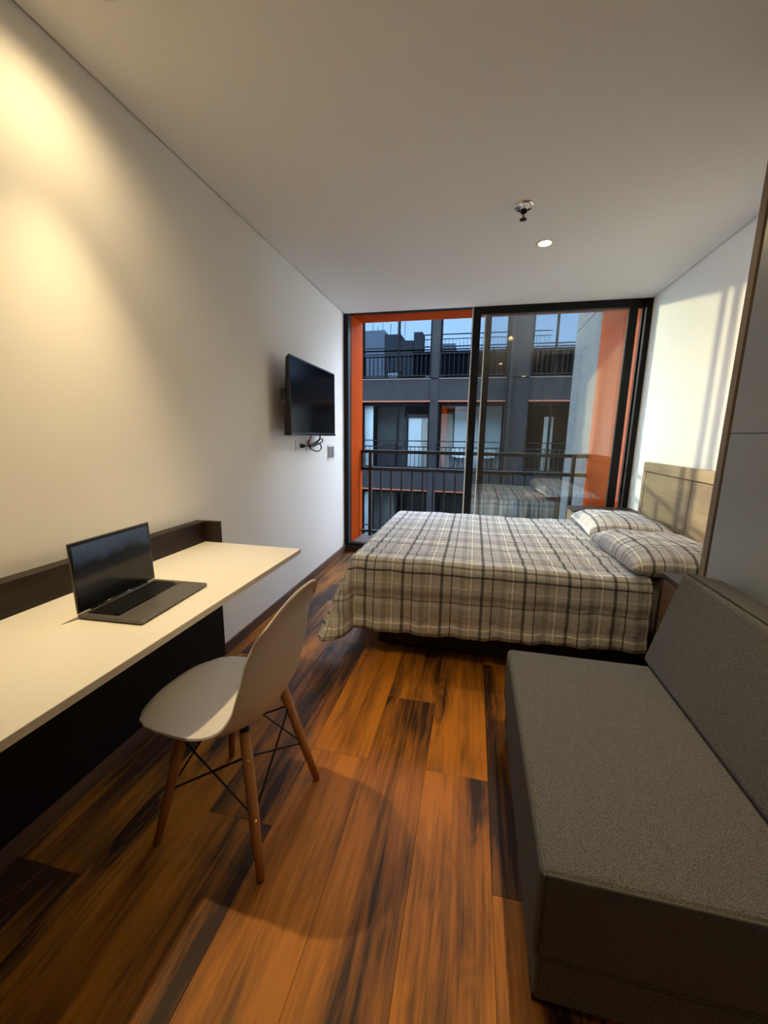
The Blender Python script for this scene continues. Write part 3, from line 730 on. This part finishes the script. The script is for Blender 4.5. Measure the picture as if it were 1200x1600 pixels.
def pillow(cx, cy, cz, hx, hy, hz, rz, tilt, label, off):
    bm = bmesh.new(); uvl = bm.loops.layers.uv.new('UVMap'); n = 40; UV = {}
    def P(s, t, sg):
        k = (1-abs(s)**3.2)*(1-abs(t)**3.2); k = max(k, 0)**.45
        pin = 1-.06*(1-abs(t))*abs(s)**4
        pin2 = 1-.06*(1-abs(s))*abs(t)**4
        w = .012*noise.noise(Vector((s*2.5+off, t*2.5, sg)))+.006*noise.noise(Vector((s*6+off, t*6, sg)))
        return Vector((s*hx*pin, t*hy*pin2, sg*(hz*k*(1.0 if sg > 0 else .55))+w*k))
    for sg in (1, -1):
        G = []
        for i in range(n+1):
            row = []
            for j in range(n+1):
                s, t = -1+2*i/n, -1+2*j/n
                vv = bm.verts.new(P(s, t, sg)); row.append(vv); UV[vv] = (s*(hx+.03)+off, t*(hy+.03)+off*.7)
            G.append(row)
        for i in range(n):
            for j in range(n):
                q = [G[i][j], G[i+1][j], G[i+1][j+1], G[i][j+1]]
                f = bm.faces.new(q if sg > 0 else q[::-1])
                for l in f.loops: l[uvl].uv = UV[l.vert]
    bmesh.ops.remove_doubles(bm, verts=bm.verts, dist=1e-5)
    bmesh.ops.rotate(bm, verts=bm.verts, matrix=Matrix.Rotation(tilt, 3, 'Y') , cent=(0, 0, 0))
    bmesh.ops.rotate(bm, verts=bm.verts, matrix=Matrix.Rotation(rz, 3, 'Z') , cent=(0, 0, 0))
    bmesh.ops.translate(bm, verts=bm.verts, vec=(cx, cy, cz))
    o = obj('pillow', bm, 'plaid', smooth=True)
    tag(o, label, 'pillow', 'plaid pillows on the bed')
pillow(2.49, 2.55, .622, .300, .368, .110, .03, .05, 'plaid pillow on the near half of the bed beside the sofa', .13)
pillow(2.50, 3.31, .622, .290, .366, .110, -.04, .05, 'plaid pillow on the far half of the bed beside the window', .61)

# ------------------------------------------------------------------ nightstands
def nightstand(x0, x1, y0, y1, z1, label, front='nsfront'):
    t = empty('nightstand', (x0, (y0+y1)/2, 0), label=label, cat='nightstand', group='nightstands either side of the bed')
    obj('carcass', B(x0+.02, x1, y0+.002, y1-.002, .05, z1-.022), 'nsdark', t)
    obj('top', B(x0, x1, y0, y1, z1-.022, z1, bev=.002), 'nsdark', t)
    obj('side_panel', B(x0, x0+.02, y0, y0+.02, .05, z1-.022), 'nsdark', t); obj('side_panel', B(x0, x0+.02, y1-.02, y1, .05, z1-.022), 'nsdark', t)
    for a, b in ((z1-.30, z1-.028), (.07, z1-.306)):
        d = obj('drawer', B(x0+.002, x0+.02, y0+.022, y1-.022, a, b, bev=.001), front, t)
    for sx in (x0+.04, x1-.04):
        for sy in (y0+.04, y1-.04): obj('foot', B(sx-.02, sx+.02, sy-.02, sy+.02, 0, .05), 'nsdark', t)
nightstand(2.285, W-.002, 3.815, 4.12, .66, 'dark wooden nightstand with a light front between bed and window')
nightstand(2.312, W-.002, 1.90, 2.13, .655, 'dark wooden nightstand squeezed between bed and wardrobe', 'base')  # front in darker wood, its shade put into the colour

# ------------------------------------------------------------------ wardrobe
wr = empty('wardrobe', (2.34, 1.2, 0), label='tall grey wardrobe with a brown wooden edge behind the sofa', cat='wardrobe')
XW = 2.34
obj('side_panel', B(XW, W-.002, 1.842, 1.880, 0, H-.004, bev=.001), 'wcarc', wr)
obj('side_panel', B(XW, W-.002, .50, .538, 0, H-.004, bev=.001), 'wcarc', wr)
obj('inner_frame', B(XW+.012, W-.002, .538, 1.842, 0, H-.004), 'wdark', wr)
obj('door', B(XW-.004, XW+.012, .56, 1.816, 1.3195, H-.02, bev=.001), 'wgrey', wr)
obj('door', B(XW-.004, XW+.012, .56, 1.816, .06, 1.3165, bev=.001), 'wgrey', wr)

# ------------------------------------------------------------------ sofa
sf = empty('sofa', (1.95, 1.2, 0), label='grey heather armless sofa with a leaning back cushion', cat='sofa')
SX0, SY0, SY1, SZ = 1.562, .725, 1.645, .415
obj('base', B(SX0+.012, 2.30, SY0+.012, SY1-.012, .055, .185, bev=.012, seg=3), 'sofa', sf, smooth=False)
seat = obj('seat_cushion', B(SX0, 2.30, SY0, SY1, .187, SZ, bev=.022, seg=4), 'sofa', sf)
def loop_pts(x0, x1, y0, y1, z): return [(x0, y1, z), (x0, y0, z), (x1, y0, z)]
obj('piping', T([(SX0+.012, SY0+.004, SZ-.006), (2.29, SY0+.004, SZ-.006)], .0032, 6), 'piping', seat)
obj('piping', T([(SX0+.008, SY0+.006, SZ-.008), (SX0+.006, SY0+.004, .20)], .0028, 6), 'piping', seat)
obj('piping', T([(SX0+.012, SY0+.006, .193), (2.29, SY0+.006, .193)], .0028, 6), 'piping', seat)
bc = obj('back_cushion', hexa([(2.085, SY0-.03, SZ+.002), (2.30, SY0-.03, SZ+.002), (2.30, SY1+.03, SZ+.002), (2.085, SY1+.03, SZ+.002),
                          (2.185, SY0-.03, .800), (2.328, SY0-.03, .775), (2.328, SY1+.035, .775), (2.185, SY1+.035, .800)], .022, 4), 'sofa', sf)
obj('piping', T([(2.192, SY0-.02, .8015), (2.192, SY1+.025, .8015)], .0026, 6), 'piping', bc)
for x_ in (1.61, 2.24):
    for y_ in (.80, 1.57): obj('foot', B(x_-.03, x_+.03, y_-.03, y_+.03, 0, .055, bev=.003), 'steel_black', sf)

# ------------------------------------------------------------------ ceiling fittings
sp = empty('sprinkler', (1.571, 2.516, H), label='chrome fire sprinkler hanging from the ceiling', cat='sprinkler')
c0 = (1.571, 2.516, H)
obj('escutcheon', lathe([(0, -.022), (.020, -.022), (.026, -.012), (.044, -.012), (.052, -.004), (.052, 0)], c0), 'chrome', sp, smooth=True)
obj('cup', lathe([(.018, -.034), (.018, -.02), (0, -.02)], c0, 16), 'steel_black', sp)
obj('stem', T([(c0[0], c0[1], H-.02), (c0[0], c0[1], H-.068)], .004, 8), 'steel_black', sp)
obj('deflector', lathe([(0, -.071), (.018, -.070), (.019, -.067), (0, -.066)], c0, 18), 'steel_black', sp)
for s in (-1, 1): obj('frame_arm', T([(c0[0]+s*.012, c0[1], H-.03), (c0[0]+s*.013, c0[1], H-.05), (c0[0], c0[1], H-.066)], .002, 6), 'chrome', sp)
lamp_labels = ['recessed ceiling spotlight above the desk, out of frame top left', 'recessed ceiling spotlight above the sofa, out of frame at the top',
               'lit recessed ceiling spotlight beside the sprinkler', 'recessed ceiling spotlight behind the viewer near the wardrobe']
for (x, y), lb, (beam_w, beam_deg, spill_w) in zip(LAMPS, lamp_labels, LAMP_W):
    t = empty('ceiling_spotlight', (x, y, H), label=lb, cat='ceiling light', group='recessed ceiling spotlights')
    obj('trim_ring', lathe([(.040, .0), (.040, -.003), (.050, -.004), (.056, -.001), (.056, 0)], (x, y, H)), 'trim', t, smooth=True)
    obj('housing', lathe([(.0415, 0), (.038, .055), (0, .055)], (x, y, H)), 'gold', t, smooth=True)
    obj('bulb', lathe([(0, .008), (.020, .009), (.026, .014), (.026, .03), (0, .03)], (x+.004, y-.002, H), 20), 'bulb', t, smooth=True)
    for nm, pw_, deg, bl in (('spot_beam', beam_w, beam_deg, 1.0), ('spot_spill', spill_w, 158, 1.0)):
        ld = bpy.data.lights.new(nm, 'SPOT'); ld.energy = pw_; ld.color = LAMP_COL
        ld.spot_size = math.radians(deg); ld.spot_blend = bl; ld.shadow_soft_size = .022
        lo = bpy.data.objects.new(nm, ld); COL.objects.link(lo); lo.parent = t; lo.location = (0, 0, -.012)
